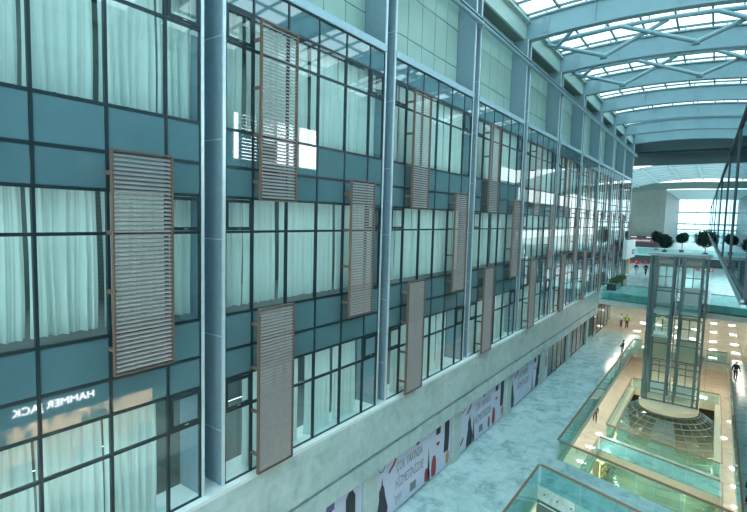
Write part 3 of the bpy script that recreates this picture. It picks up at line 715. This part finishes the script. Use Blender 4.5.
# ------------------------------------------------------------------ right building
def XW(y): return .59-.0193*y
def right_wall():
    y0, y1 = 9.2, 87.; z0, z1 = -1.05, 2.39
    t = struct(link('window_50', None, None, (0,0,0)))
    ys = [9.25, 15.05, 20.7, 29, 41, 54, 68, 87]
    for i in range(len(ys)-1):
        a, b = ys[i], ys[i+1]
        MB().prism([(XW(a), a, z0), (XW(b), b, z0), (XW(b)+.015, b, z0), (XW(a)+.015, a, z0)], (0,0,z1-z0)).obj('glass_pane', 'mirror', t)
    for y in ys: MB().box(XW(y)-.03, XW(y)+.06, y-.05, y+.05, z0, z1).obj('mullion', 'mull', t)
    MB().beam((XW(y0), y0, z1+.06), (XW(y1), y1, z1+.035), .09, .075).obj('top_rail', 'mull', t)
    MB().beam((XW(y0), y0, z0-.02), (XW(y1), y1, z0-.02), .07, .045).obj('bottom_rail', 'mull', t)
    MB().beam((XW(y0)-.035, y0, z0-.08), (XW(y1)-.035, y1, z0-.08), .05, .05).obj('sill_tube', 'tube', t)
    MB().beam((XW(y0)-.015, y0, z0-.155), (XW(y1)-.015, y1, z0-.155), .07, .045).obj('lower_rail', 'header', t)
right_wall()
slabpoly([(XW(9.2)+.08,9.2),(8,9.2),(8,87),(XW(87)+.08,87)], -1.12, .18, 'floor', 'roomfl')
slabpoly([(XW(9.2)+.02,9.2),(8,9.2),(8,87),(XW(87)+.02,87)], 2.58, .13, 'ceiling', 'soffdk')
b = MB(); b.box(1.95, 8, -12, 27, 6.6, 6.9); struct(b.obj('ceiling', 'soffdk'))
b = MB(); b.box(11, 11.2, -12, 86, -13.5, 13.); struct(b.obj('wall_right', 'clad'))
b = MB(); b.box(7.8, 8, -12, 87, -12.8, 6.6); struct(b.obj('wall_right', 'room'))
# glowing panes added out of view, for bright rectangles mirrored in the facade
t = struct(link('wall_right', MB().box(1.75, 1.95, -12, 26.4, 6.0, 6.6).mesh('wall_right', 'col')))
struct(MB().box(1.75, 1.95, -12, 26.4, 2.6, 3.2).obj('wall_right', 'col'))
for i, (a, c) in enumerate(((16.9, 18.4), (18.9, 20.8), (21.2, 24.0), (24.4, 26.3))):
    w = struct(link('window_%d' % (60+i), None, None, (1.85, a, 3.2)))
    MB().box(-.02, .02, .05, c-a-.05, .05, 2.75).obj('glow_pane', 'pane_glow', w)
    f = MB(); f.box(-.1,.1,-.2,.05,0,2.8); f.box(-.1,.1,c-a-.05,c-a+.2,0,2.8); f.box(-.1,.1,0,c-a,-.0,.05); f.box(-.1,.1,0,c-a,2.75,2.8); f.obj('window_frame', 'mull', w)
struct(MB().box(1.75, 1.95, -12, 16.6, 3.2, 6.0).obj('wall_right', 'col'))
# shop across the concourse whose lit sign is mirrored in the facade glass
t = thing('shop_unit', 'warm lit shop with white lettered sign, mirrored in the lower facade windows', 'shop', (4.0, 0, ZF))
MB().box(0, .2, -4, 17, 3.3, 5.3).obj('sign_fascia', 'shopdk', t)
put_text('HAMMER JACK', .52, 'sign', t, (-.03, 10.02, 3.92), (math.pi/2, 0, -math.pi/2), 'sign_lettering', 1.06)
MB().box(3.4, 3.6, -4, 17, 0, 3.4).obj('back_wall', 'shopw', t); MB().box(.2, 3.6, -4, 17, 3.32, 3.4).obj('shop_ceiling', 'shopw', t)
for y in (-2, 1, 4, 7, 10, 13, 16): MB().box(.8, 3.0, y-.25, y+.25, 3.26, 3.32).obj('ceiling_lamp', 'warm', t)
for y in (-3, 0, 3, 6, 9, 12, 15): MB().box(1.2, 2.6, y-.7, y+.7, 0, .9).obj('display_table', 'shopd', t)
b = MB()
for _ in range(60): yy = random.uniform(-3.5, 16.5); zz = random.choice((1.2, 1.8, 2.4)); b.box(3.2, 3.4, yy-.12, yy+.12, zz, zz+.4)
b.obj('goods', 'shopdk', t)
# ------------------------------------------------------------------ people
def skinned(verts, edges, rad, name, mat, parent, root=0, sub=1):
    me = bpy.data.meshes.new(name); me.from_pydata([tuple(v) for v in verts], edges, [])
    o = bpy.data.objects.new(name, me); COL.objects.link(o)
    sm = o.modifiers.new('s', 'SKIN'); ss = o.modifiers.new('d', 'SUBSURF'); ss.levels = sub; ss.render_levels = sub
    for i, d in enumerate(me.skin_vertices[0].data):
        r = rad[i]; d.radius = r if isinstance(r, tuple) else (r, r); d.use_root = (i == root)
    dg = bpy.context.evaluated_depsgraph_get(); nm = bpy.data.meshes.new_from_object(o.evaluated_get(dg))
    bpy.data.objects.remove(o); nm.materials.clear(); nm.materials.append(M[mat])
    for p in nm.polygons: p.use_smooth = True
    return link(name, nm, parent)
def person(loc, rz, label, top='black', leg='black', hair='hair', stride=.15, arms='down', h=1.75, vest=None, lean=0.):
    k = h/1.75; t = thing('person', label, 'person', loc, rz)
    def V(x, y, z): return Vector((x*k, (y+lean*max(0, z-.9))*k, z*k))
    s = stride                                   # faces -y
    J = {}
    J['pel']=V(0,0,.96); J['sp']=V(0,.01,1.15); J['ch']=V(0,.0,1.36); J['nk']=V(0,0,1.49); J['nk2']=V(0,-.01,1.55)
    J['hd']=V(0,-.02,1.63); J['hd2']=V(0,-.01,1.70)
    for sd, sg in (('l',1),('r',-1)):
        st = s*sg
        J['hip'+sd]=V(.09*sg,0,.92); J['kn'+sd]=V(.10*sg,-.5*st-.03,.50); J['an'+sd]=V(.10*sg,-st+.03,.085); J['to'+sd]=V(.12*sg,-st-.12,.04)
        J['sh'+sd]=V(.18*sg,0,1.42)
        if arms == 'down': J['el'+sd]=V(.25*sg,.04+.5*st,1.14); J['wr'+sd]=V(.26*sg,-.05+.9*st,.90)
        elif arms == 'front': J['el'+sd]=V(.25*sg,-.04,1.14); J['wr'+sd]=V(.13*sg,-.26,1.10)
        else: J['el'+sd]=V(.27*sg,.02,1.15); J['wr'+sd]=V(.20*sg,-.20,1.02) if sg > 0 else V(.26*sg,-.03,.90)
    names=[]; vs=[]; rd=[]; ed=[]
    def add(n, r): names.append(n); vs.append(J[n]); rd.append((r[0]*k, r[1]*k) if isinstance(r, tuple) else r*k)
    for n, r in (('pel',(.135,.10)),('sp',(.125,.09)),('ch',(.15,.105)),('nk',.055),('nk2',.05),('hd',(.075,.092)),('hd2',(.07,.085))): add(n, r)
    for a, c in (('pel','sp'),('sp','ch'),('ch','nk'),('nk','nk2'),('nk2','hd'),('hd','hd2')): ed.append((names.index(a), names.index(c)))
    for sd, sg in (('l',1),('r',-1)):
        for n, r in (('hip',.085),('kn',.055),('an',.038),('to',.035),('sh',.055),('el',.040),('wr',.028)): add(n+sd, r)
        for a, c in (('pel','hip'+sd),('hip'+sd,'kn'+sd),('kn'+sd,'an'+sd),('an'+sd,'to'+sd),('ch','sh'+sd),('sh'+sd,'el'+sd),('el'+sd,'wr'+sd)): ed.append((names.index(a), names.index(c)))
        d = (J['wr'+sd]-J['el'+sd]).normalized(); side = Vector((0,1,0)).cross(d).normalized() if abs(d.y) < .9 else Vector((1,0,0)); fw = d.cross(side).normalized()
        J['pm'+sd] = J['wr'+sd]+d*.075*k; add('pm'+sd, (.036,.018)); ed.append((names.index('wr'+sd), names.index('pm'+sd)))
        for q, ln in enumerate((.070,.080,.074,.058)):
            b0 = J['pm'+sd]+fw*(.030-.020*q)*k; a1 = b0+d*ln*.55*k-side*sg*.004*k; a2 = a1+d*ln*.45*k-side*sg*.014*k
            for nn, pp, rr in (('f%d%s'%(q,sd),a1,.0095),('g%d%s'%(q,sd),a2,.008)): J[nn]=pp; add(nn, rr)
            ed.append((names.index('pm'+sd), names.index('f%d%s'%(q,sd)))); ed.append((names.index('f%d%s'%(q,sd)), names.index('g%d%s'%(q,sd))))
        J['t1'+sd]=J['wr'+sd]+d*.045*k+fw*.045*k; J['t2'+sd]=J['t1'+sd]+d*.04*k+fw*.012*k
        add('t1'+sd,.011); add('t2'+sd,.009); ed += [(names.index('wr'+sd),names.index('t1'+sd)),(names.index('t1'+sd),names.index('t2'+sd))]
    body = skinned(vs, ed, rd, 'body', 'skin', t)
    hp = J['hd']
    f = MB(); f.ball(hp+Vector((0,-.085,-.01))*k, .016*k, 1, (.8,1.2,1.3)); f.obj('nose', 'skin', t)
    f = MB(); f.ball(hp+Vector((.03,-.076,.025))*k, .009*k, 1); f.ball(hp+Vector((-.03,-.076,.025))*k, .009*k, 1); f.obj('eyes', 'hair', t)
    f = MB(); f.box(hp.x-.022*k, hp.x+.022*k, hp.y-.088*k, hp.y-.076*k, hp.z-.052*k, hp.z-.044*k); f.obj('mouth', 'inkr', t)
    f = MB(); f.ball(hp+Vector((.078,.01,.0))*k, .018*k, 1, (.5,1,1.5)); f.ball(hp+Vector((-.078,.01,.0))*k, .018*k, 1, (.5,1,1.5)); f.obj('ears', 'skin', t)
    f = MB(); f.ball(hp+Vector((0,.022,.055))*k, .094*k, 3, (.92,1.02,.92), .02); f.obj('hair', hair, t, smooth=True)
    def sub(keys, edges, infl, nm, mt, root):
        ii = {n: i for i, n in enumerate(keys)}
        rr = []
        for n in keys:
            r = rd[names.index(n)]; rr.append((r[0]+infl, r[1]+infl) if isinstance(r, tuple) else r+infl)
        return skinned([J[n] for n in keys], [(ii[a], ii[c]) for a, c in edges], rr, nm, mt, t, ii[root])
    J['cl']=(J['nk']*.9+J['ch']*.1); names.append('cl'); vs.append(J['cl']); rd.append(.06*k)
    sub(['pel','sp','ch','cl','shl','ell','wrl','shr','elr','wrr'], [('pel','sp'),('sp','ch'),('ch','cl'),('ch','shl'),('shl','ell'),('ell','wrl'),('ch','shr'),('shr','elr'),('elr','wrr')], .022*k, 'jacket', top, 'ch')
    sub(['pel','hipl','knl','anl','hipr','knr','anr'], [('pel','hipl'),('hipl','knl'),('knl','anl'),('pel','hipr'),('hipr','knr'),('knr','anr')], .014*k, 'trousers', leg, 'pel')
    if vest: sub(['pel','sp','ch','cl'], [('pel','sp'),('sp','ch'),('ch','cl')], .045*k, 'safety_vest', vest, 'ch')
    for sd in 'lr':
        a = J['to'+sd]; c = J['an'+sd]; f = MB(); f.ball(((a.x+c.x)/2, (a.y+c.y)/2-.02*k, .042*k), .05*k, 2, (.95, 2.5, .84)); f.obj('shoe', 'shoe', t, smooth=True)
    return t
person((2.15, 52.4, ZF), math.pi*.9, 'person in dark jacket walking away along the right balustrade', 'black', 'navy', arms='down')
person((-8.75, 69.6, ZF), .4, 'person in yellow green safety vest standing under the concourse slab', 'black', 'black', vest='hivis', stride=.05)
person((-9.45, 69.8, ZF), 1.2, 'person in pale top and dark trousers standing beside the safety vest', 'white', 'black', stride=.05, h=1.72)
person((-7.05, 54.2, ZF), -1.3, 'person in black top leaning at the glass balustrade of the marble walk', 'black', 'white', stride=.08, arms='front', lean=.12)
person((-8.35, 49.3, ZA), .3, 'person in dark clothes on the basement floor, seen below the walk edge', 'black', 'black', stride=.18)
person((-10.1, 86.5, Z1), 2.8, 'person in dark jacket and pale jeans walking on the upper concourse', 'navy', 'jean', stride=.2, h=1.8)
person((-8.75, 86.5, Z1), 2.9, 'person all in black walking on the upper concourse', 'black', 'black', stride=.15, h=1.85)
person((2.12, 29.3, ZF), 1.5, 'person in black at the right photo edge beside the balustrade', 'black', 'black', stride=.05)
# ------------------------------------------------------------------ light
W = bpy.data.worlds.new('World'); S.world = W; W.use_nodes = True
nt = W.node_tree; bg = nt.nodes['Background']
bg.inputs['Color'].default_value = (.80, .97, 1.0, 1); bg.inputs['Strength'].default_value = 2.3
def area(name, loc, rot, sx, sy, e, col):
    l = bpy.data.lights.new(name, 'AREA'); l.shape = 'RECTANGLE'; l.size = sx; l.size_y = sy; l.energy = e; l.color = col
    o = bpy.data.objects.new(name, l); COL.objects.link(o); o.location = loc; o.rotation_euler = rot; return o
for i, z in enumerate((-4.05, 1.05, 6.1)):       # fill lights added behind the curtains to brighten them
    for k in range(NB): area('curtain_fill', (-13.6, (P*k+.2)+3.8, z), (0, 0, 0), 2.2, 7.0, 150, (.78, .97, 1.0))
for y in (33, 41, 50, 58):
    for x in (-8.6, 3.2): area('lowest_level_fill', (x, y, ZA-1.1), (0, 0, 0), 1.2, 6, 420, (1., .95, .70))  # fill lights added to brighten the lowest level
# ------------------------------------------------------------------ camera
cam = bpy.data.cameras.new('Camera'); co = bpy.data.objects.new('Camera', cam); COL.objects.link(co)
cam.sensor_width = 36; cam.lens = 485./747*36; cam.clip_end = 1000; cam.clip_start = .05
R = Matrix(((0.81533598,-0.06881489,0.57488412),(0.57835462,0.0503647,-0.81422929),(0.02707724,0.99635732,0.08086356)))
co.matrix_world = R.to_4x4(); S.camera = co
S.view_settings.view_transform = 'Standard'; S.view_settings.look = 'None'; S.view_settings.gamma = 1; S.view_settings.exposure = .5
S.view_settings.use_curve_mapping = False
S.cycles.use_denoising = True
S.cycles.max_bounces = 8; S.cycles.diffuse_bounces = 4; S.cycles.glossy_bounces = 4; S.cycles.transparent_max_bounces = 24; S.cycles.sample_clamp_indirect = 6
